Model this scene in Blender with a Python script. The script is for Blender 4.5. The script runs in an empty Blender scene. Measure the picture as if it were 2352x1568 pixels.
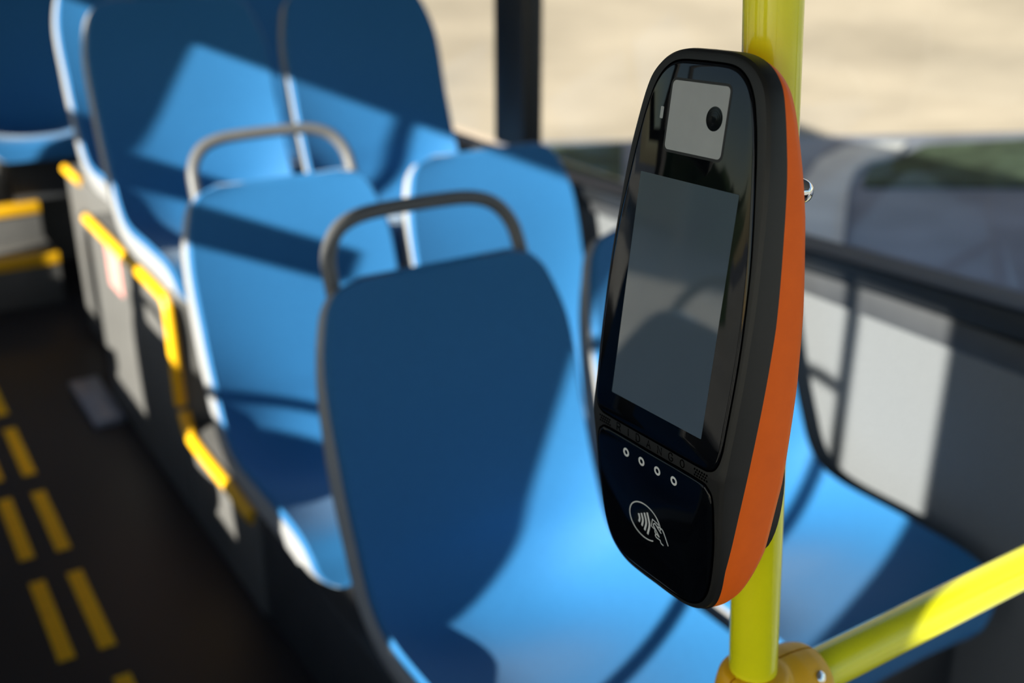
import bpy, bmesh, math, random
from mathutils import Vector, Matrix
random.seed(4)
C = bpy.context.scene.collection
S = bpy.context.scene
R = math.radians
ZC = 1.62                      # camera height above the bus floor

# ------------------------------------------------------------------ camera
yaw, pitch = R(32.4), R(22.3)
F = Vector((math.sin(yaw)*math.cos(pitch), math.cos(yaw)*math.cos(pitch), -math.sin(pitch)))
RT = Vector((math.cos(yaw), -math.sin(yaw), 0)); UP = RT.cross(F)
cam = bpy.data.cameras.new('camera'); co = bpy.data.objects.new('camera', cam); C.objects.link(co)
M = Matrix((RT, UP, -F)).transposed().to_4x4(); M.translation = (0, 0, ZC); co.matrix_world = M
cam.sensor_width = 36; cam.lens = 2500/2352*36; cam.clip_start = .02; cam.clip_end = 300
cam.dof.use_dof = True; cam.dof.focus_distance = .635; cam.dof.aperture_fstop = 4.7
S.camera = co

# ------------------------------------------------------------------ light
SUN_AZ, SUN_SLOPE = R(70), .434
L = Vector((math.sin(SUN_AZ), math.cos(SUN_AZ), -SUN_SLOPE*math.sin(SUN_AZ))).normalized()
sun = bpy.data.lights.new('sun', 'SUN'); sun.energy = 17.0; sun.angle = R(.53); sun.color = (1, .93, .82)
so = bpy.data.objects.new('sun', sun); C.objects.link(so)
so.rotation_euler = L.to_track_quat('-Z', 'Y').to_euler()
W_ = bpy.data.worlds.new('sky'); S.world = W_; W_.use_nodes = True
nt = W_.node_tree; sk = nt.nodes.new('ShaderNodeTexSky'); sk.sky_type = 'NISHITA'; sk.sun_disc = False
sk.sun_elevation = math.asin(-L.z); sk.sun_rotation = math.atan2(-L.x, -L.y); sk.dust_density = .6
nt.links.new(sk.outputs[0], nt.nodes['Background'].inputs[0]); nt.nodes['Background'].inputs[1].default_value = .21
S.view_settings.view_transform = 'Standard'; S.view_settings.look = 'None'
S.view_settings.gamma = 1; S.view_settings.use_curve_mapping = False; S.view_settings.exposure = 0.18

# ------------------------------------------------------------------ materials
def lin(c):
    return tuple((x/255/12.92 if x/255 <= .04045 else ((x/255+.055)/1.055)**2.4) for x in c)
def mat(name, c, rough=.6, spec=.5, metal=0, coat=0, var=.0, vscale=40, bump=0, bscale=400, sheen=0, sheen_tint=None, stretch=None):
    m = bpy.data.materials.new(name); m.use_nodes = True; t = m.node_tree; b = t.nodes['Principled BSDF']
    b.inputs['Base Color'].default_value = (*c, 1); b.inputs['Roughness'].default_value = rough
    b.inputs['Specular IOR Level'].default_value = spec; b.inputs['Metallic'].default_value = metal
    b.inputs['Coat Weight'].default_value = coat; b.inputs['Coat Roughness'].default_value = .04
    b.inputs['Sheen Weight'].default_value = sheen
    if sheen_tint: b.inputs['Sheen Tint'].default_value = (*sheen_tint, 1)
    if sheen: b.inputs['Sheen Roughness'].default_value = .4
    tc = t.nodes.new('ShaderNodeTexCoord'); src = tc.outputs['Object']
    if stretch:
        mp = t.nodes.new('ShaderNodeMapping'); mp.inputs['Scale'].default_value = stretch
        t.links.new(src, mp.inputs[0]); src = mp.outputs[0]
    if var:
        n = t.nodes.new('ShaderNodeTexNoise'); n.inputs['Scale'].default_value = vscale; n.inputs['Detail'].default_value = 5
        t.links.new(src, n.inputs['Vector'])
        r = t.nodes.new('ShaderNodeValToRGB'); r.color_ramp.elements[0].position = .3; r.color_ramp.elements[1].position = .7
        r.color_ramp.elements[0].color = (*[x*(1-var) for x in c], 1); r.color_ramp.elements[1].color = (*[min(1, x*(1+var)) for x in c], 1)
        t.links.new(n.outputs['Fac'], r.inputs[0]); t.links.new(r.outputs[0], b.inputs['Base Color'])
    if bump:
        n2 = t.nodes.new('ShaderNodeTexNoise'); n2.inputs['Scale'].default_value = bscale
        t.links.new(src, n2.inputs['Vector'])
        bp = t.nodes.new('ShaderNodeBump'); bp.inputs['Strength'].default_value = bump; bp.inputs['Distance'].default_value = .002
        t.links.new(n2.outputs['Fac'], bp.inputs['Height']); t.links.new(bp.outputs[0], b.inputs['Normal'])
    return m
def glass_mat(name, tint=(.93, .95, .94)):
    m = bpy.data.materials.new(name); m.use_nodes = True; t = m.node_tree; t.nodes.clear()
    o = t.nodes.new('ShaderNodeOutputMaterial'); mx = t.nodes.new('ShaderNodeMixShader'); tr = t.nodes.new('ShaderNodeBsdfTransparent')
    gl = t.nodes.new('ShaderNodeBsdfGlossy'); lw = t.nodes.new('ShaderNodeLayerWeight'); pw = t.nodes.new('ShaderNodeMath'); pw.operation = 'POWER'; pw.inputs[1].default_value = 5
    fr = t.nodes.new('ShaderNodeMath'); fr.operation = 'MULTIPLY_ADD'; fr.inputs[1].default_value = .9; fr.inputs[2].default_value = .03
    t.links.new(lw.outputs['Facing'], pw.inputs[0]); t.links.new(pw.outputs[0], fr.inputs[0])
    tr.inputs[0].default_value = (*tint, 1); gl.inputs['Roughness'].default_value = .01
    t.links.new(fr.outputs[0], mx.inputs[0]); t.links.new(tr.outputs[0], mx.inputs[1]); t.links.new(gl.outputs[0], mx.inputs[2])
    t.links.new(mx.outputs[0], o.inputs[0]); return m
SEAT = mat('blue_seat_fabric', (.016, .120, .298), .65, .25, var=.06, vscale=160, bump=.25, bscale=900, sheen=.18, sheen_tint=(.85, .93, 1))
SHELL = mat('grey_seat_plastic', (.27, .27, .28), .45, .4, var=.05)
HANDLE = mat('grey_handle_plastic', (.10, .10, .105), .42, .4, var=.05)
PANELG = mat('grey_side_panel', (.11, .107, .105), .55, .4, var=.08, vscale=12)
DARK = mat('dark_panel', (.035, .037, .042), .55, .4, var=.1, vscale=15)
RUBBER = mat('black_rubber', (.008, .009, .011), .5, .4, var=.1)
CARPET = mat('grey_wall_carpet', (.130, .137, .148), .95, .15, var=.22, vscale=220, bump=.6, bscale=500)
FLOORM = mat('dark_floor_vinyl', (.024, .022, .025), .45, .3, var=.25, vscale=260, bump=.1, bscale=600)
CEIL = mat('ceiling_panel', (.22, .22, .22), .6, .3, var=.03)
YEL = mat('yellow_edge_trim', (.80, .42, .008), .4, .5, var=.04)
DASH = mat('yellow_floor_strip', (.95, .54, .010), .6, .3, var=.1)
LIME = mat('lime_yellow_paint', (.82, .79, .010), .22, .4, coat=.5, var=.02)
AMBER = mat('amber_clamp_plastic', (.86, .44, .004), .4, .35, var=.04)
STEEL = mat('polished_steel', (.75, .75, .76), .12, .5, metal=1, var=.03)
BLK = mat('black_soft_plastic', (.0085, .0085, .009), .48, .42, var=.08, vscale=300, bump=.08, bscale=3000)
ORG = mat('orange_plastic', (.98, .145, .002), .5, .2, var=.05, vscale=60)
GLOSS = mat('gloss_black_glass', (.0015, .002, .0035), .035, .28, var=.02)
SCREEN = mat('display_glass', (.072, .098, .130), .035, 1.0, var=.03, vscale=20)  # grey base stands in for the seat reflected in near-black glass
SENSOR = mat('sensor_window_film', (.36, .385, .41), .08, .6, var=.06, vscale=30)
LENS = mat('lens_black', (.002, .003, .005), .15, .15, var=.05)
WHITE = mat('white_print', (.62, .64, .66), .5, .4, var=.03)
ENGR = mat('engraved_lettering', (.0006, .0006, .0008), 1.0, 0, var=.03)
PINK = mat('red_white_sticker', (.70, .30, .27), .5, .4, var=.1, vscale=30)
PLATE = mat('dull_aluminium_plate', (.26, .28, .36), .35, .5, metal=.3, var=.1)
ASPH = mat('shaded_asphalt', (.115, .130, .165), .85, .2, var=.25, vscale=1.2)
PALE = mat('pale_strip_grey', (.36, .37, .37), .8, .2, var=.12, vscale=2)
BOUNCE = mat('bounce_paving', (.36, .34, .31), .85, .2, var=.12, vscale=.8)
VERGE = mat('verge_grass', (.030, .045, .028), .95, .1, var=.4, vscale=5)
STONE = mat('sandstone_masonry', (.205, .175, .137), .9, .15, var=.22, vscale=1.0, stretch=(.55, .55, 2.6))
GLASS = glass_mat('tinted_bus_glass')

# ------------------------------------------------------------------ mesh helpers
def mesh_obj(name, bm, m, parent=None, smooth=True, loc=(0, 0, 0), auto=35):
    me = bpy.data.meshes.new(name); bmesh.ops.recalc_face_normals(bm, faces=bm.faces[:]); bm.to_mesh(me); bm.free()
    me.materials.append(m)
    if smooth:
        for p in me.polygons: p.use_smooth = True
        try: me.set_sharp_from_angle(angle=R(auto))
        except Exception: pass
    o = bpy.data.objects.new(name, me); C.objects.link(o); o.location = loc
    if parent: o.parent = parent
    return o
def add_box(bm, a, b, bev=0, seg=2):
    vs = [bm.verts.new((x, y, z)) for x in (a[0], b[0]) for y in (a[1], b[1]) for z in (a[2], b[2])]
    fs = [bm.faces.new([vs[i] for i in q]) for q in ((0,1,3,2),(4,6,7,5),(0,4,5,1),(2,3,7,6),(0,2,6,4),(1,5,7,3))]
    if bev:
        es = list({e for f in fs for e in f.edges})
        bmesh.ops.bevel(bm, geom=es, offset=bev, segments=seg, affect='EDGES', profile=.5)
def box(name, a, b, m, parent=None, bev=0, smooth=True):
    bm = bmesh.new(); add_box(bm, a, b, bev); return mesh_obj(name, bm, m, parent, smooth)
def cr(pts, n):                      # Catmull-Rom through points, n samples per span
    P = [Vector(p) for p in pts]; P = [2*P[0]-P[1]] + P + [2*P[-1]-P[-2]]; out = []
    for i in range(1, len(P)-2):
        for k in range(n):
            t = k/n; a, b, c, d = P[i-1:i+3]
            out.append(.5*((2*b)+(c-a)*t+(2*a-5*b+4*c-d)*t*t+(3*b-a-3*c+d)*t**3))
    out.append(P[-2]); return out
def add_tube(bm, path, r, seg=14, caps=True):
    path = [Vector(p) for p in path]; rings = []; up = None
    for i, p in enumerate(path):
        d = (path[min(i+1, len(path)-1)]-path[max(i-1, 0)]).normalized()
        if up is None:
            up = Vector((0, 0, 1)) if abs(d.z) < .9 else Vector((1, 0, 0))
        up = (up-d*up.dot(d)).normalized(); s = d.cross(up)
        rr = r[i] if isinstance(r, (list, tuple)) else r
        rings.append([bm.verts.new(p+(up*math.cos(2*math.pi*k/seg)+s*math.sin(2*math.pi*k/seg))*rr) for k in range(seg)])
    for A, B in zip(rings, rings[1:]):
        for k in range(seg): bm.faces.new((A[k], A[(k+1) % seg], B[(k+1) % seg], B[k]))
    if caps: bm.faces.new(rings[0][::-1]); bm.faces.new(rings[-1])
def tube(name, path, r, m, parent=None, seg=20):
    bm = bmesh.new(); add_tube(bm, path, r, seg); return mesh_obj(name, bm, m, parent)
def empty(name, loc=(0, 0, 0)):
    o = bpy.data.objects.new(name, None); C.objects.link(o); o.location = loc; o.empty_display_size = .05; return o
def tag(o, label, cat, group=None):
    o['label'] = label; o['category'] = cat
    if group: o['group'] = group
    return o
def struct(o): o['kind'] = 'structure'; return o
def copy_tree(o, parent=None):
    c = o.copy(); C.objects.link(c); c.parent = parent
    for ch in [x for x in bpy.data.objects if x.parent == o]: copy_tree(ch, c)
    return c

# ------------------------------------------------------------------ bus shell
XL, XR = -.80, 1.75
Y0, Y1 = -1.75, 6.0
ZT = ZC+.65
struct(box('floor', (XL-.06, Y0, -.12), (XR+.06, Y1, 0), FLOORM))
struct(box('ceiling', (XL-.06, Y0-.06, ZT), (XR+.06, Y1+.06, ZT+.07), CEIL))
struct(box('wall_rear', (XL-.06, Y1, 0), (XR+.06, Y1+.06, ZT), PANELG))
# right wall: carpeted lower panel, header, pillars
def zc(z): return ZC+z
bm = bmesh.new()
add_box(bm, (XR, -.30, 0), (XR+.06, Y1, zc(-.74))); add_box(bm, (XR, Y0, 0), (XR+.06, -1.62, zc(-.74))); add_box(bm, (XR, Y0, 0), (XR+.06, -.30, .12))
struct(mesh_obj('wall_right', bm, CARPET))
bm = bmesh.new(); add_box(bm, (XR-.01, Y0, zc(.48)), (XR+.06, Y1, ZT)); struct(mesh_obj('trim_1', bm, CEIL))
bm = bmesh.new(); add_box(bm, (XR-.045, -.30, zc(-.742)), (XR+.05, Y1, zc(-.695)))
for v in bm.verts: v.co.z += (.042 if v.co.z > zc(-.72) else .026)*(1.58-v.co.y)
bmesh.ops.bevel(bm, geom=bm.edges[:], offset=.012, segments=3, affect='EDGES', profile=.5)
struct(mesh_obj('trim_2', bm, RUBBER))
bm = bmesh.new(); add_box(bm, (XR-.022, -.30, zc(-.80)), (XR+.0, Y1, zc(-.742)), .004); struct(mesh_obj('trim_3', bm, DARK))
for i, (ya, yb) in enumerate(((2.655, 2.835), (4.55, 4.75), (-.33, -.25))):
    bm = bmesh.new(); dx = -.012
    add_box(bm, (XR-.02, ya, zc(-.70)), (XR+.045, yb, zc(.49)), .015, 3)
    struct(mesh_obj('trim_%d' % (4+i), bm, RUBBER))
for i, (ya, yb) in enumerate(((-.25, 2.655), (2.835, 4.55), (4.75, 5.95))):
    struct(box('window_%d' % (1+i), (XR+.012, ya-.01, zc(-.70)), (XR+.018, yb+.01, zc(.485)), GLASS, smooth=False))
struct(box('door_1', (XR+.012, -1.63, .11), (XR+.018, -.29, zc(.485)), GLASS, smooth=False))
# left wall: lower panel, header, pillars, transom and the post of the sliding pane
bm = bmesh.new()
add_box(bm, (XL-.06, Y0, 0), (XL, Y1, zc(-.85)))
add_box(bm, (XL-.06, Y0, zc(.39)), (XL, Y1, ZT))
for ya, yb in ((Y0, -1.68), (-.10, .235), (.835, 1.10), (2.445, 2.56), (4.2, 4.35), (4.62, 5.2), (5.9, Y1)):  # wide rear pillar, unseen, added to shade the rear bench backrests
    add_box(bm, (XL-.06, ya, zc(-.85)), (XL, yb, zc(.39)))
add_box(bm, (XL-.06, 1.10, zc(-.85)), (XL, 1.43, zc(-.665))); add_box(bm, (XL-.06, .67, zc(-.85)), (XL, .835, zc(-.535)))  # raised sill pieces added out of view to shade near plinth and seat pan
struct(mesh_obj('wall_left', bm, PANELG, smooth=False))
bm = bmesh.new()
add_box(bm, (XL-.05, 1.625, zc(-.068)), (XL-.005, 2.445, zc(.008))); add_box(bm, (XL-.05, 2.56, zc(-.068)), (XL-.005, 4.2, zc(.008)))
add_box(bm, (XL-.05, 2.135, zc(.008)), (XL-.005, 2.157, zc(.39)))
struct(mesh_obj('trim_7', bm, RUBBER, smooth=False))
for i, (ya, yb) in enumerate(((-1.68, -.10), (.235, .835), (1.10, 2.445), (2.56, 4.2), (4.35, 4.62), (5.2, 5.9))):
    struct(box('window_%d' % (4+i), (XL-.036, ya-.01, zc(-.86)), (XL-.030, yb+.01, zc(.40)), GLASS, smooth=False))
# front end with windscreen
bm = bmesh.new(); add_box(bm, (XL-.06, Y0-.06, 0), (XR+.06, Y0, .62)); add_box(bm, (XL-.06, Y0-.06, 2.15), (XR+.06, Y0, ZT))
struct(mesh_obj('wall_front', bm, DARK))
struct(box('window_9', (XL-.06, Y0-.035, .61), (XR+.06, Y0-.03, 2.16), GLASS, smooth=False))

# ------------------------------------------------------------------ plinths, steps, floor marks
def plinth(label, a, b, trim_path, m=PANELG):
    e = tag(empty('seat_plinth', ((a[0]+b[0])/2, (a[1]+b[1])/2, a[2])), label, 'seat base')
    o = e.location
    bm = bmesh.new(); add_box(bm, tuple(Vector(a)-o), tuple(Vector(b)-o), .012, 3); mesh_obj('side_panel', bm, m, e)
    bm = bmesh.new(); add_tube(bm, [Vector(p)-o-Vector((0, 0, .011)) for p in cr(trim_path, 8)], .017, 12); t = mesh_obj('edge_trim', bm, YEL, e)
    t['label'] = 'yellow edge trim'
    return e
XP = .665
ZA, ZB = zc(-1.33), zc(-.955)
plinth('low grey plinth with yellow edge under the second pair of blue seats', (XP, 2.16, 0), (XR-.005, 2.70, ZA),
       [(XP, 2.17, ZA), (XP, 2.35, ZA), (XP, 2.60, ZA), (XP, 2.655, ZA+.015), (XP, 2.688, ZA+.06)])
bmx = None
plinth('tall grey plinth with yellow edge under the rear raised seats', (XP, 2.705, 0), (XR-.005, 3.62, ZB),
       [(XP, 2.708, ZA+.075), (XP, 2.708, ZA+.15), (XP, 2.708, ZB-.06), (XP, 2.72, ZB-.01), (XP, 2.78, ZB), (XP, 3.2, ZB), (XP, 3.61, ZB)])
plinth('set-back grey plinth behind the tall one, under the fourth row of seats', (.755, 3.625, 0), (XR-.005, 4.38, ZB),
       [(.755, 4.12, ZB), (.755, 4.25, ZB), (.755, 4.37, ZB)])
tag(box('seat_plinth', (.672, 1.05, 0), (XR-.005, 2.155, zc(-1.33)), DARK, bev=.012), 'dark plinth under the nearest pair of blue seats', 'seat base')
# rear aisle steps
def step(label, a, b):
    e = tag(empty('aisle_step', ((a[0]+b[0])/2, (a[1]+b[1])/2, a[2])), label, 'step', 'steps at the end of the aisle'); o = e.location
    bm = bmesh.new(); add_box(bm, tuple(Vector(a)-o), tuple(Vector(b)-o), .006); mesh_obj('riser', bm, PANELG, e)
    bm = bmesh.new(); add_box(bm, (a[0]-o.x, a[1]-.008-o.y, b[2]-.045-o.z), (b[0]-o.x, a[1]+.05-o.y, b[2]+.002-o.z), .002); n = mesh_obj('nosing', bm, YEL, e)
    n['label'] = 'yellow step nosing'
step('lower grey step with yellow nosing at the end of the aisle', (.12, 4.75, 0), (.74, 5.04, zc(-1.40)))
step('upper grey step with yellow nosing leading to the rear bench', (.12, 5.05, 0), (.74, 5.35, zc(-1.25)))
tag(box('rear_platform', (XL+.005, 5.352, 0), (XR-.005, Y1-.01, zc(-1.25)), PANELG, bev=.01), 'raised grey platform below the rear bench seats', 'platform')
# dashed floor lines
for col, (x, ys) in enumerate(((.2275, (1.775, 2.258, 2.741, 3.224, 3.707, 4.19)), (.3185, (1.775, 2.256, 2.737, 3.218, 3.70, 4.18)))):
    side = 'outer' if col == 0 else 'inner'
    for k, y in enumerate(ys):
        if col == 0 and k == 0: continue
        bm = bmesh.new(); add_box(bm, (-.019, 0, 0), (.019, .362, .002), .0006, 1)
        o = mesh_obj('floor_dash', bm, DASH, loc=(x, y, 0))
        word = ['nearest', 'second', 'third', 'fourth', 'fifth', 'last'][k if col else k-1]
        tag(o, 'yellow floor dash, %s from the camera in the %s dashed line' % (word, 'right-hand' if col else 'left-hand'), 'floor marking', 'yellow dashes on the aisle floor')
tag(box('floor_plate', (.555, 3.42, 0), (.655, 3.80, .03), PLATE, bev=.006), 'bluish metal plate on the floor beside the tall plinth', 'floor plate')
tag(box('warning_sticker', (XP-.003, 3.22, zc(-1.12)), (XP-.0005, 3.38, zc(-.965)), PINK), 'faded red and white sticker on the side of the tall plinth', 'sticker')

# ------------------------------------------------------------------ bus seats
PROF = [(0, 0), (-.055, -.135), (-.108, -.31), (-.155, -.43), (-.200, -.512), (-.275, -.545), (-.45, -.545), (-.60, -.550), (-.662, -.585), (-.683, -.66)]
HW = [.205, .246, .250, .250, .250, .250, .250, .250, .247, .236]
NS = 9
def seat_curve():
    pts = cr([(p[0], p[1], h) for p, h in zip(PROF, HW)], NS)
    return pts                                             # (y, z, half width)
CURVE = seat_curve()
DISH = [p[0] for p in cr([(d, i, 0) for i, d in enumerate((.012, .014, .022, .042, .072, .080, .050, .030, .020, .012))], NS)]
def seat_solid(i0, i1, f_off, b_off, grow, dish, corner0, corner1, NT=18, z0=0, ext=0, join=()):
    """solid between two offsets of the seat surface, from curve index i0 to i1"""
    bm = bmesh.new(); n = i1-i0
    arc = [0]
    for i in range(i0, i1): arc.append(arc[-1]+math.hypot(CURVE[i+1].x-CURVE[i].x, CURVE[i+1].y-CURVE[i].y))
    tot = arc[-1]
    def frame(i):
        a, b = CURVE[max(i-1, 0)], CURVE[min(i+1, len(CURVE)-1)]
        d = Vector((0, b.x-a.x, b.y-a.y)).normalized(); nrm = Vector((0, d.z, -d.y))     # nrm points to the sitter
        return d, nrm
    def hw(k):
        h = CURVE[i0+k].z+grow; s = arc[k]
        if corner0 and s < corner0: h -= corner0*(1-math.sqrt(max(0, 1-((corner0-s)/corner0)**2)))
        s2 = tot-s
        if corner1 and s2 < corner1: h -= corner1*(1-math.sqrt(max(0, 1-((corner1-s2)/corner1)**2)))
        return h
    ts = [math.sin(math.pi/2*(-1+2*j/NT)) for j in range(NT+1)]
    def grid(off, inset, dsh, ends):
        rows = []; off0 = off
        for k in range(n+1):
            off = off0 if off0 > -.03 else -.03+(off0+.03)*min(1, max(0, arc[k]-.02)/.30, max(.25, (tot-arc[k])/.12))
            d, nr = frame(i0+k); c = CURVE[i0+k]; h = hw(k)-inset; e = 0
            if k == 0: e = 0 if 0 in join else inset-ext
            if k == n: e = 0 if 1 in join else -inset+ext
            rows.append([bm.verts.new((t*h, c.x+d.y*e+nr.y*(off-dsh*DISH[i0+k]*(1-abs(t)**2.6)), c.y+d.z*e+nr.z*(off-dsh*DISH[i0+k]*(1-abs(t)**2.6))+z0)) for t in ts])
        return rows
    A = grid(f_off, .007, dish, 0); Mi = grid(f_off*.6+b_off*.4+.002, 0, dish, 0); B = grid(b_off, .005, dish*.8, 0)
    def rim(rows): return rows[0][:]+[r[-1] for r in rows[1:]]+rows[-1][-2::-1]+[r[0] for r in rows[-2:0:-1]]
    for rows in (A, B):
        for r0, r1 in zip(rows, rows[1:]):
            for j in range(NT): bm.faces.new((r0[j], r0[j+1], r1[j+1], r1[j]))
    ra, rm, rb = rim(A), rim(Mi), rim(B)
    used = set(rm)
    for P, Q in ((ra, rm), (rm, rb)):
        for j in range(len(P)):
            bm.faces.new((P[j], P[(j+1) % len(P)], Q[(j+1) % len(P)], Q[j]))
    for v in [v for v in bm.verts if not v.link_faces]: bm.verts.remove(v)
    return bm
def make_seat(label, z0=.735, handle=True):
    e = tag(empty('bus_seat'), label, 'seat', 'blue bus seats')
    e_sh = mesh_obj('shell', seat_solid(0, len(CURVE)-1, -.016, -.070, .006, 1, .06, .07, z0=z0, ext=-.005), SHELL, e, auto=50)
    mesh_obj('backrest_pad', seat_solid(0, 4*NS+2, 0, -.024, 0, 1, .055, 0, z0=z0, join=(1,)), SEAT, e, auto=60)
    mesh_obj('seat_pad', seat_solid(4*NS+2, len(CURVE)-1, 0, -.024, 0, 1, 0, .07, z0=z0, join=(0,)), SEAT, e, auto=60)
    if handle:
        d = Vector((0, .406, .914)); o = Vector((0, .034, z0-.012))
        pts = [(-.190, -.06), (-.190, .0), (-.184, .045), (-.160, .082), (-.12, .101), (-.06, .107), (.06, .107), (.12, .101), (.160, .082), (.184, .045), (.190, .0), (.190, -.06)]
        bm = bmesh.new(); add_tube(bm, cr([o+Vector((x, 0, 0))+d*s for x, s in pts], 7), .0135, 14)
        mesh_obj('grab_handle', bm, HANDLE, e)
    bm = bmesh.new(); add_box(bm, (-.17, -.52, 0), (.17, -.12, z0-.655), .01); mesh_obj('pedestal', bm, DARK, e)
    return e
seat = make_seat('nearest blue seat by the aisle, dark grey handle on top, mostly in shade')
seatw = make_seat('blue window seat directly behind the card validator, in the nearest row', handle=False)
XA, XW = .868, 1.414
seat.location = (XA, 1.608, ZA); seatw.location = (XW, 1.608, ZA)
def dup(src, loc, label):
    c = copy_tree(src); c.location = loc; c['label'] = label; return c
dup(seat, (XA, 2.358, ZA), 'second-row blue aisle seat with sunlit handle and a dark shadow band')
dup(seatw, (XW, 2.358, ZA), 'second-row blue window seat without handle, below the window pillar')
raised = make_seat('raised third-row blue aisle seat with a slanted patch of sun', z0=.705, handle=False)
raised.location = (XA, 3.108, ZB)
dup(raised, (XW, 3.108, ZB), 'raised third-row blue window seat beside the left edge of the window')
for x, lb in ((XA+.075, 'fourth-row blue aisle seat, only its grey edge showing behind the raised third row'), (XW+.07, 'fourth-row blue window seat hidden behind the raised third-row window seat')):
    dup(raised, (x, 3.858, ZB), lb)
bench = make_seat('blue rear bench seat at the far left of the photo beyond the raised seats', z0=.867, handle=False)
bench.location = (.82, 5.60, zc(-1.25))
for x, lb in ((.28, 'blue rear bench seat in line with the aisle'), (1.36, 'blue rear bench seat beside the window, behind the raised seats')):
    dup(bench, (x, 5.60, zc(-1.25)), lb)
for y, lb in ((1.60, 'blue seat facing the aisle from the left wall, nearer to the door'), (2.42, 'blue seat facing the aisle from the left wall, second from the door'), (3.45, 'blue seat facing the aisle from the left wall, furthest back, added for shade')):  # furthest seat is unseen, added to keep sun off the tall plinth
    c = dup(seat, (-.715, y, ZA+.095), lb); c.rotation_euler.z = R(90)
    tag(box('seat_plinth', (XL+.005, y-.25, 0), (-.25, y+.25, ZA+.094), DARK, bev=.012), 'dark plinth under the aisle-facing seat %s' % ('nearer to the door' if y < 2 else 'second from the door' if y < 3 else 'added furthest back'), 'seat base')

# ------------------------------------------------------------------ yellow stanchion, rail and clamp
PT, PB = Vector((.477, .471, -.056)), Vector((.495, .452, -.510))
pd = (PB-PT)/(PB.z-PT.z)                                    # lean per metre of height
def pole_at(z): return Vector((PT.x+pd.x*(z-PT.z), PT.y+pd.y*(z-PT.z), zc(z)))
zr = -.556; J = pole_at(zr)
e = tag(empty('stanchion_pole', pole_at(-1.62)), 'upright lime-yellow grab pole carrying the card validator', 'grab pole'); o = e.location
bm = bmesh.new(); add_tube(bm, [pole_at(z)-o for z in (-1.62, -1.2, -.8, -.4, 0, .3, .65)], .0175, 40); mesh_obj('tube', bm, LIME, e)
bm = bmesh.new(); add_tube(bm, [pole_at(z)-o for z in (-1.62, -1.612, -1.605)], [.045, .045, .03], 32); mesh_obj('base_flange', bm, AMBER, e)
tag(tube('hand_rail', [(J.x+.03, J.y, J.z), (J.x+.5, J.y, J.z), (XR, J.y, J.z)], .0172, LIME, seg=40), 'horizontal lime-yellow handrail running from the pole clamp to the window wall', 'handrail')
e = tag(empty('rail_clamp', J), 'amber plastic clamp joining the yellow pole and handrail', 'clamp')
for half, sgn in (('front', -1), ('back', 1)):
    bm = bmesh.new()
    # upright sleeve (bulging) and side sleeve, cut in two halves by the plane of the pole and rail
    up = [(0, 0, z) for z in (-.052, -.048, -.036, -.018, 0, .016, .027, .032, .033)]
    add_tube(bm, [Vector(p) for p in up], [.0205, .0245, .0275, .0287, .029, .0285, .0265, .0235, .0195], 40)
    sd = [(x, 0, 0) for x in (-.005, .018, .036, .050, .058, .062, .063)]
    add_tube(bm, [Vector(p) for p in sd], [.0325, .0325, .0318, .0298, .0272, .0238, .0192], 40)
    o = mesh_obj('clamp_half', bm, AMBER, e)
    md = o.modifiers.new('remesh', 'REMESH'); md.mode = 'VOXEL'; md.voxel_size = .0012; md.use_smooth_shade = True
    sm = o.modifiers.new('smooth', 'SMOOTH'); sm.iterations = 10; sm.factor = .5
    # keep one half only
    dg = bpy.context.evaluated_depsgraph_get(); me = bpy.data.meshes.new_from_object(o.evaluated_get(dg))
    o.modifiers.clear(); bm = bmesh.new(); bm.from_mesh(me)
    bmesh.ops.bisect_plane(bm, geom=bm.verts[:]+bm.edges[:]+bm.faces[:], plane_co=(0, sgn*.0009, 0), plane_no=(0, -sgn, 0), clear_outer=True)
    ed = [x for x in bm.edges if x.is_boundary]
    if ed: bmesh.ops.holes_fill(bm, edges=ed)
    bm.to_mesh(o.data); bm.free()
    for p in o.data.polygons: p.use_smooth = True
    o.data.set_sharp_from_angle(angle=R(50))
bm = bmesh.new(); add_tube(bm, [(0.0446, -0.0204, 0.0188), (0.0446, -0.0235, 0.0217), (0.0446, -0.0241, 0.0222)], [.0042, .0042, .003], 16); mesh_obj('screw', bm, STEEL, e)['label'] = 'steel screw'

# ------------------------------------------------------------------ card validator on the pole
CV = Vector((.403, .459, ZC-.222)); WV = .08736
ev = Vector((.149, .047, .988)).normalized(); eu = Vector((-.029, -.998, .052)); eu = (eu-ev*eu.dot(ev)).normalized(); en = eu.cross(ev)
VB, TH = -1.03, R(11.5)
def vpos(u, v, n=0):                                      # unfolded face coordinates -> local metres
    if v < VB:
        t = VB-v; q = (u, VB-t*math.cos(TH)-n*math.sin(TH), -t*math.sin(TH)+n*math.cos(TH))
    else: q = (u, v, n)
    return (eu*q[0]+ev*q[1]+en*q[2])*WV
val = tag(empty('card_validator', CV), 'black and orange card validator with dark screen mounted on the yellow pole', 'card validator')
def sym(half, n=6):
    pts = cr([(u, v, 0) for u, v in half], n)
    return [(p.x, p.y) for p in pts]+[(-p.x, p.y) for p in pts[-2:0:-1]]
HOUSE = sym([(0, 1.66), (.25, 1.652), (.42, 1.60), (.54, 1.50), (.605, 1.37), (.66, 1.15), (.705, .9), (.742, .5), (.765, .1), (.768, -.4), (.748, -.9), (.722, -1.3), (.70, -1.6), (.665, -1.85), (.60, -2.03), (.50, -2.135), (.36, -2.195), (.18, -2.21), (0, -2.21)])
UPPER = sym([(0, 1.575), (.25, 1.567), (.38, 1.515), (.47, 1.41), (.53, 1.25), (.578, 1.05), (.635, .72), (.68, .4), (.705, .05), (.712, -.3), (.70, -.7), (.692, -.85), (.665, -.94), (.61, -.984), (.5, -.995), (0, -.995)])
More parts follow.
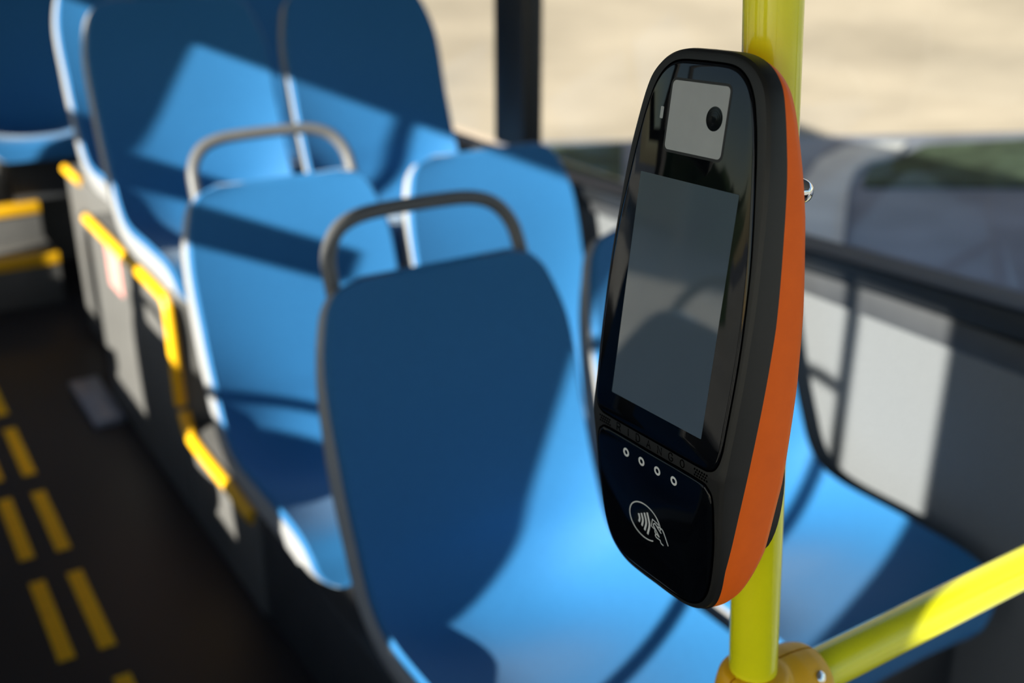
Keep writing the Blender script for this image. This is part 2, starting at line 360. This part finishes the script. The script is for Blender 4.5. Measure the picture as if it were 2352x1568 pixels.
LOWER = sym([(0, -1.10), (.5, -1.10), (.60, -1.125), (.642, -1.19), (.652, -1.35), (.645, -1.6), (.605, -1.86), (.54, -2.01), (.44, -2.095), (.3, -2.13), (0, -2.135)])
def inset(poly, d):
    out = []; n = len(poly)
    for i in range(n):
        a, b = poly[i-1], poly[(i+1) % n]; t = Vector((b[0]-a[0], b[1]-a[1])).normalized()
        out.append((poly[i][0]+t.y*d, poly[i][1]-t.x*d))
    return out
if inset(HOUSE, .05)[len(HOUSE)//4][0] > HOUSE[len(HOUSE)//4][0]:
    _i = inset
    inset = lambda p, d: _i(p, -d)
def ring(bm, poly, n): return [bm.verts.new(vpos(u, v, n)) for u, v in poly]
def skin(bm, A, B):
    for k in range(len(A)): bm.faces.new((A[k], A[(k+1) % len(A)], B[(k+1) % len(A)], B[k]))
def cap(bm, A, poly=None, bend=False):
    if bend:                                              # split the flat front at the bend line
        hi = [v for v, p in zip(A, poly) if p[1] >= VB]
        f = bm.faces.new(A); f.normal_update()
        bmesh.ops.triangulate(bm, faces=[f])
    else: bm.faces.new(A)
def abs_ring(bm, poly, nf):                               # ring at depth nf measured from the upper face plane
    out = []
    for u, v in poly:
        vv = v if v >= VB else VB-(VB-v)*math.cos(TH)
        out.append(bm.verts.new((eu*u+ev*vv+en*nf(u, v))*WV))
    return out
def front_n(v): return 0 if v >= VB else -(VB-v)*math.sin(TH)
def BND(u, v): return min(-.145-.075*min(1, max(0, (1.35-v)/1.35)), front_n(v)-.075)
def dback(v):
    T = [(1.7, .225), (1.5, .26), (1.3, .30), (1.0, .355), (.7, .415), (.1, .50), (-.4, .56), (-1.1, .62), (-1.65, .61), (-2.0, .52), (-2.3, .40)]
    for (a, x), (b, y) in zip(T, T[1:]):
        if a >= v >= b: return x+(y-x)*(a-v)/(a-b)
    return T[-1][1]
bm = bmesh.new()
def split_front(bm, poly, n):
    """front face as two flat n-gons meeting at the bend line; returns the ring of outline verts"""
    f = [(u, v) for u, v in poly]; pts = []
    for i, p in enumerate(f):
        q = f[(i+1) % len(f)]; pts.append((p, True))
        if (p[1]-VB)*(q[1]-VB) < 0:
            k = (VB-p[1])/(q[1]-p[1]); pts.append(((p[0]+(q[0]-p[0])*k, VB), 'x'))
    return pts
def with_bend(poly):
    out = []
    for i, p in enumerate(poly):
        q = poly[(i+1) % len(poly)]; out.append(p)
        if (p[1]-VB)*(q[1]-VB) < 0:
            k = (VB-p[1])/(q[1]-p[1]); out.append((p[0]+(q[0]-p[0])*k, VB))
    return out
HB = with_bend(HOUSE)
R0p = inset(HB, .050)
r0 = ring(bm, R0p, 0); r1 = ring(bm, inset(HB, .024), -.008); r2 = ring(bm, inset(HB, .006), -.030); r3 = ring(bm, HB, -.062); r4 = abs_ring(bm, HB, BND)
for A, B in ((r0, r1), (r1, r2), (r2, r3), (r3, r4)): skin(bm, A, B)
ix = [i for i, p in enumerate(HB) if abs(p[1]-VB) < 1e-6]
i0, i1 = ix[0], ix[1]
bm.faces.new(r0[i0:i1+1]); bm.faces.new(r0[i1:]+r0[:i0+1])
bm.faces.new(r4)
mesh_obj('front_housing', bm, BLK, val, auto=28)
bm = bmesh.new()
q0 = abs_ring(bm, inset(HOUSE, .004), lambda u, v: BND(u, v)-.001)
q1 = abs_ring(bm, inset(HOUSE, .004), lambda u, v: min(BND(u, v)-.01, -dback(v)+.09))
q2 = abs_ring(bm, inset(HOUSE, .02), lambda u, v: min(BND(u, v)-.015, -dback(v)+.04))
q3 = abs_ring(bm, inset(HOUSE, .055), lambda u, v: min(BND(u, v)-.02, -dback(v)+.01))
q4 = abs_ring(bm, inset(HOUSE, .11), lambda u, v: min(BND(u, v)-.025, -dback(v)))
for A, B in ((q0, q1), (q1, q2), (q2, q3), (q3, q4)): skin(bm, A, B)
bm.faces.new(q0); f = bm.faces.new(q4); bmesh.ops.triangulate(bm, faces=[f])
mesh_obj('rear_cover', bm, ORG, val, auto=40)['label'] = 'orange rear cover'
def slab(name, poly, n0, n1, m, parent=val, bev=.012):
    bm = bmesh.new()
    a = ring(bm, poly, n0); b = ring(bm, poly, n1-bev); c = ring(bm, inset(poly, bev*.8), n1-bev*.25); d = ring(bm, inset(poly, bev*1.8), n1)
    for A, B in ((a, b), (b, c), (c, d)): skin(bm, A, B)
    bm.faces.new(d); bm.faces.new(a); return mesh_obj(name, bm, m, parent, auto=50)
# dark groove lines round the two glass panels
slab('glass_gasket', inset(UPPER, -.011), -.004, .003, ENGR, bev=.001); slab('glass_gasket', inset(LOWER, -.013), -.004, .004, ENGR, bev=.001)
ug = slab('upper_glass', UPPER, -.002, .013, GLOSS, bev=.011)
lg = slab('lower_glass', LOWER, -.002, .013, GLOSS, bev=.012)
def rrect(u0, v0, u1, v1, r, n=6):
    out = []
    for cx, cy, a0 in ((u1-r, v1-r, 0), (u0+r, v1-r, 90), (u0+r, v0+r, 180), (u1-r, v0+r, 270)):
        for k in range(n+1): a = R(a0+90*k/n); out.append((cx+r*math.cos(a), cy+r*math.sin(a)))
    return out[::-1]
def flat(name, poly, n0, n1, m, parent):
    bm = bmesh.new(); a = ring(bm, poly, n0); b = ring(bm, poly, n1); skin(bm, a, b); bm.faces.new(a); bm.faces.new(b)
    return mesh_obj(name, bm, m, parent, smooth=False)
flat('display', rrect(-.5, -.807, .5, .807, .006, 2), .010, .0142, SCREEN, ug)['label'] = 'switched-off display, reflection put into its grey colour'
flat('sensor_rim', rrect(-.300, .972, .300, 1.460, .05), .010, .0138, SENSOR and BLK, ug)
sw = flat('sensor_window', rrect(-.282, .990, .282, 1.443, .035), .010, .0146, SENSOR, ug); sw['label'] = 'pale grey sensor window'
def disc(u, v, r, n=28): return [(u+r*math.cos(2*math.pi*k/n), v+r*math.sin(2*math.pi*k/n)) for k in range(n)][::-1]
bm = bmesh.new()
for k, rr in enumerate((.078, .062, .047, .033)):
    a = ring(bm, disc(.172, 1.235, rr), .0135+.0012*k); b = ring(bm, disc(.172, 1.235, rr), .0152+.0012*k); c = ring(bm, disc(.172, 1.235, rr*.9), .0158+.0012*k)
    skin(bm, a, b); skin(bm, b, c); bm.faces.new(c); bm.faces.new(a)
mesh_obj('camera_lens', bm, LENS, ug)
bm = bmesh.new()
for dv in (0,):
    p = rrect(-.375, 1.222-.040, -.343, 1.222+.040, .007, 3); a = ring(bm, p, .010); b = ring(bm, p, .0142); skin(bm, a, b); bm.faces.new(a); bm.faces.new(b)
mesh_obj('indicator_light', bm, SENSOR, ug, smooth=False)
# four ring marks and the contactless mark on the lower glass
for u in (-.287, -.104, .078, .261):
    bm = bmesh.new(); n = 28
    A = [ring(bm, disc(u, -1.206, rr, n), h) for rr, h in ((.034, .011), (.034, .0145), (.0175, .0145), (.0175, .011))]
    for k in range(4): skin(bm, A[k], A[(k+1) % 4])
    mesh_obj('ring_mark', bm, WHITE, lg, smooth=False)
def stroke(bm, pts, w, h0=.011, h1=.0145, closed=False, n=8, straight=False):
    P = [Vector((u, v)) for u, v in pts]
    if not straight: P = [Vector((p.x, p.y)) for p in cr([(p.x, p.y, 0) for p in P], n)]
    if closed: P = P[:-1]
    rows = []; N = len(P)
    for i in range(N):
        a = P[i-1] if (closed or i) else P[i]; b = P[(i+1) % N] if (closed or i < N-1) else P[i]
        d = (b-a).normalized(); s = Vector((-d.y, d.x))*w/2
        q = []
        for sg in (1, -1): q.append(bm.verts.new(vpos(*(P[i]+s*sg), h0)))
        for sg in (-1, 1): q.append(bm.verts.new(vpos(*(P[i]+s*sg), h1)))
        rows.append(q)
    for i in range(N if closed else N-1):
        A, B = rows[i], rows[(i+1) % N]
        for k in range(4): bm.faces.new((A[k], A[(k+1) % 4], B[(k+1) % 4], B[k]))
    if not closed: bm.faces.new(rows[0]); bm.faces.new(rows[-1][::-1])
LW = .0085
bm = bmesh.new()
oval = [(-.0845+.184*math.cos(a), -1.687+.141*math.sin(a)) for a in [R(-8+ (-340+60)*0 + d) for d in range(12, 316, 8)]]
stroke(bm, oval, LW, n=1)
for p in ([(-.158, -1.655), (-.148, -1.688), (-.157, -1.724)], [(-.124, -1.637), (-.109, -1.688), (-.123, -1.742)], [(-.088, -1.618), (-.070, -1.690), (-.091, -1.764)], [(-.054, -1.601), (-.031, -1.690), (-.056, -1.781)]):
    stroke(bm, p, .018)
mesh_obj('contactless_waves', bm, WHITE, lg, smooth=False)
bm = bmesh.new()
stroke(bm, [(.032, -1.698), (-.009, -1.691), (.006, -1.627), (.076, -1.641), (.069, -1.665)], LW*.9, straight=True)
stroke(bm, [(.105, -1.699), (.072, -1.676), (.040, -1.653), (.025, -1.655), (.016, -1.672), (.032, -1.690), (.052, -1.708), (.083, -1.740)], LW*.9)
stroke(bm, [(.069, -1.665), (.098, -1.658), (.124, -1.666), (.148, -1.702), (.183, -1.765)], LW*.9)
stroke(bm, [(.031, -1.705), (.036, -1.724), (.051, -1.731), (.083, -1.741)], LW*.9)
stroke(bm, [(.043, -1.736), (.036, -1.748), (.050, -1.759), (.090, -1.762), (.100, -1.780), (.129, -1.788)], LW*.9)
mesh_obj('hand_with_card_mark', bm, WHITE, lg, smooth=False)
# engraved name strip between the panels, one stroke letter at a time
GL = {'R': [[(0, 0), (0, 1), (.42, 1), (.58, .87), (.58, .65), (.42, .52), (0, .52)], [(.30, .52), (.6, 0)]],
      'I': [[(.3, 0), (.3, 1)]], 'D': [[(0, 0), (0, 1), (.35, 1), (.6, .72), (.6, .28), (.35, 0), (0, 0)]],
      'A': [[(0, 0), (.3, 1), (.6, 0)], [(.12, .36), (.48, .36)]], 'N': [[(0, 0), (0, 1), (.6, 0), (.6, 1)]],
      'G': [[(.6, .8), (.42, 1), (.18, 1), (0, .75), (0, .25), (.18, 0), (.42, 0), (.6, .2), (.6, .48), (.35, .48)]],
      'O': [[(.3, 1), (.08, .85), (0, .5), (.08, .15), (.3, 0), (.52, .15), (.6, .5), (.52, .85), (.3, 1)]]}
for ch, u in zip('RIDANGO', (-.388, -.271, -.156, -.033, .092, .216, .340)):
    bm = bmesh.new()
    for st in GL[ch]: stroke(bm, [(u-.021+x*.070, -1.074+y*.058) for x, y in st], .0075, -.002, .0022, straight=True)
    mesh_obj('letter', bm, ENGR, val, smooth=False)
for u0 in (-.620, .470):
    bm = bmesh.new()
    for j, cnt in enumerate((6, 5, 6)):
        for k in range(cnt):
            p = disc(u0+(k+(.5 if j == 1 else 0))*.0245, -1.028-.0215*j, .0082, 8)
            a = ring(bm, p, -.002); b = ring(bm, p, .0018); skin(bm, a, b); bm.faces.new(a); bm.faces.new(b)
    mesh_obj('speaker_grille', bm, ENGR, val, smooth=False)
# bracket that holds the validator on the pole, with two dome nuts
bm = bmesh.new()
BR = sym([(0, .95), (.3, .92), (.42, .75), (.46, .2), (.60, -.8), (.67, -1.3), (.62, -1.64), (.42, -1.86), (.22, -1.93), (0, -1.95)], 5)
a = abs_ring(bm, BR, lambda u, v: -dback(v)+.02); b = abs_ring(bm, BR, lambda u, v: -dback(v)-.05); c = abs_ring(bm, inset(BR, .06), lambda u, v: -.665)
skin(bm, a, b); skin(bm, b, c); bm.faces.new(a); bm.faces.new(c)
br = mesh_obj('mounting_bracket', bm, BLK, val, auto=40)
for k, (v, u) in enumerate(((.80, .195), (-.47, .215))):
    q = CV+(eu*u+ev*v-en*.80)*WV; bm = bmesh.new()
    ax = eu; pth = [ax*t for t in (-.020, -.002, 0, .004, .007, .0088, .0096)]
    add_tube(bm, [q-CV+p for p in pth], [.0075, .0075, .0078, .0074, .0060, .0035, .0008], 24)
    mesh_obj('dome_nut', bm, STEEL, br)['label'] = 'chrome dome nut'

# ------------------------------------------------------------------ yellow grab pole at the left door
tag(tube('door_grab_pole', cr([(-.60, .565, 0), (-.60, .565, .9), (-.60, .565, 1.5), (-.60, .565, ZT)], 6), .0175, LIME), 'yellow grab pole just inside the left door', 'grab pole')
tag(tube('door_grab_bar', cr([(-.60, .582, zc(.03)), (-.60, .66, zc(.04)), (-.66, .78, zc(.045)), (-.798, .845, zc(.045))], 8), .0150, LIME), 'short curved yellow bar from the door pole to the left wall', 'grab bar')

# ------------------------------------------------------------------ outside
HEDGE = mat('hedge_leaves', (.030, .075, .020), .8, .2, var=.55, vscale=6, bump=1, bscale=30)
ZG = zc(-2.30)
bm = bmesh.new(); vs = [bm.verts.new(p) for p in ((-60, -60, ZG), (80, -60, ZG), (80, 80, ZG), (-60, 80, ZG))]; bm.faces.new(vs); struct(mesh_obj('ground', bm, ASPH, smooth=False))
bm = bmesh.new(); add_box(bm, (-30, -30, ZG), (-1.3, 40, ZG+.04)); add_box(bm, (-1.29, -30, ZG), (30, -2.6, ZG+.04)); struct(mesh_obj('bounce_pavement', bm, BOUNCE, smooth=False))  # unseen pale slabs added to bounce sunlight into the bus
def unp(x, y, z):                                        # a point of the street at height z (metres), measured off the view
    d = F+RT*((x-1176)/2500)-UP*((y-784)/2500); return Vector((0, 0, ZC))+d*((z-ZC)/d.z)
def wall_pt(t): return Vector((6.31+3.67*1.168*t, 8.93-1.85*1.168*t, ZG))
A, B = wall_pt(-1.6), wall_pt(4.0); nn = Vector((-.45, -.893, 0)).normalized()
bm = bmesh.new(); q = [A, B, B-nn*.8, A-nn*.8]
lo = [bm.verts.new(p) for p in q]; hi = [bm.verts.new(p+Vector((0, 0, 5.5))) for p in q]
bm.faces.new(lo); bm.faces.new(hi)
for k in range(4): bm.faces.new((lo[k], lo[(k+1) % 4], hi[(k+1) % 4], hi[k]))
tag(mesh_obj('stone_wall', bm, STONE, smooth=False), 'long pale sandstone wall in full sun across the street', 'wall')
def patch(name, poly, m, label, cat, h):
    bm = bmesh.new(); a = [bm.verts.new((p.x, p.y, ZG)) for p in poly]; b = [bm.verts.new((p.x, p.y, ZG+h)) for p in poly]
    bm.faces.new(a); bm.faces.new(b)
    for k in range(len(a)): bm.faces.new((a[k], a[(k+1) % len(a)], b[(k+1) % len(a)], b[k]))
    return tag(mesh_obj(name, bm, m, smooth=False), label, cat)
patch('grass_verge', [unp(*p, ZG+.03) for p in ((1985, 404), (2000, 380), (2062, 362), (2125, 332), (2600, 302), (2600, 425), (1985, 425))], VERGE, 'dark green verge at the right, along the foot of the stone wall', 'verge', .03)
patch('grass_verge', [unp(*p, ZG+.03) for p in ((1000, 345), (1430, 327), (1430, 440), (1000, 480))], VERGE, 'dark green verge left of the card validator, below the stone wall', 'verge', .03)
strip_outline = [unp(*p, ZG+.05) for p in ((1790, 560), (1835, 430), (1880, 365), (1940, 336), (2030, 324), (2085, 326), (2060, 352), (1998, 366), (1964, 388), (1950, 425), (1944, 480), (1936, 560))]  # pale flat strip made up in place of an unidentified blurred shape
patch('curved_strip', strip_outline, PALE, 'pale curved strip made up on the ground of the street outside the window', 'ground_strip', .05)

# hedgerow added out of view, left of the bus, to darken the validator reflections
bm = bmesh.new(); nx = 34
rings = []
for i in range(nx+1):
    y = 10.5+i*.34; row = []
    for k in range(20):
        a = 2*math.pi*k/20; r = 1+.16*math.sin(i*1.7+k*2.3)+.12*math.sin(i*.63+k*1.1)+random.uniform(-.09, .09)
        sx = math.copysign(abs(math.cos(a))**.5, math.cos(a)); sz = math.copysign(abs(math.sin(a))**.5, math.sin(a))
        row.append(bm.verts.new((-13.5+.8*sx*r, y+random.uniform(-.07, .07), max(ZG+.03, ZG+1.45+1.45*sz*r))))
    rings.append(row)
for A_, B_ in zip(rings, rings[1:]):
    for k in range(20): bm.faces.new((A_[k], A_[(k+1) % 20], B_[(k+1) % 20], B_[k]))
bm.faces.new(rings[0]); bm.faces.new(rings[-1][::-1])
tag(mesh_obj('added_hedge', bm, HEDGE, auto=60), 'unseen green hedgerow left of the bus, added to darken the validator reflections', 'added_hedge')
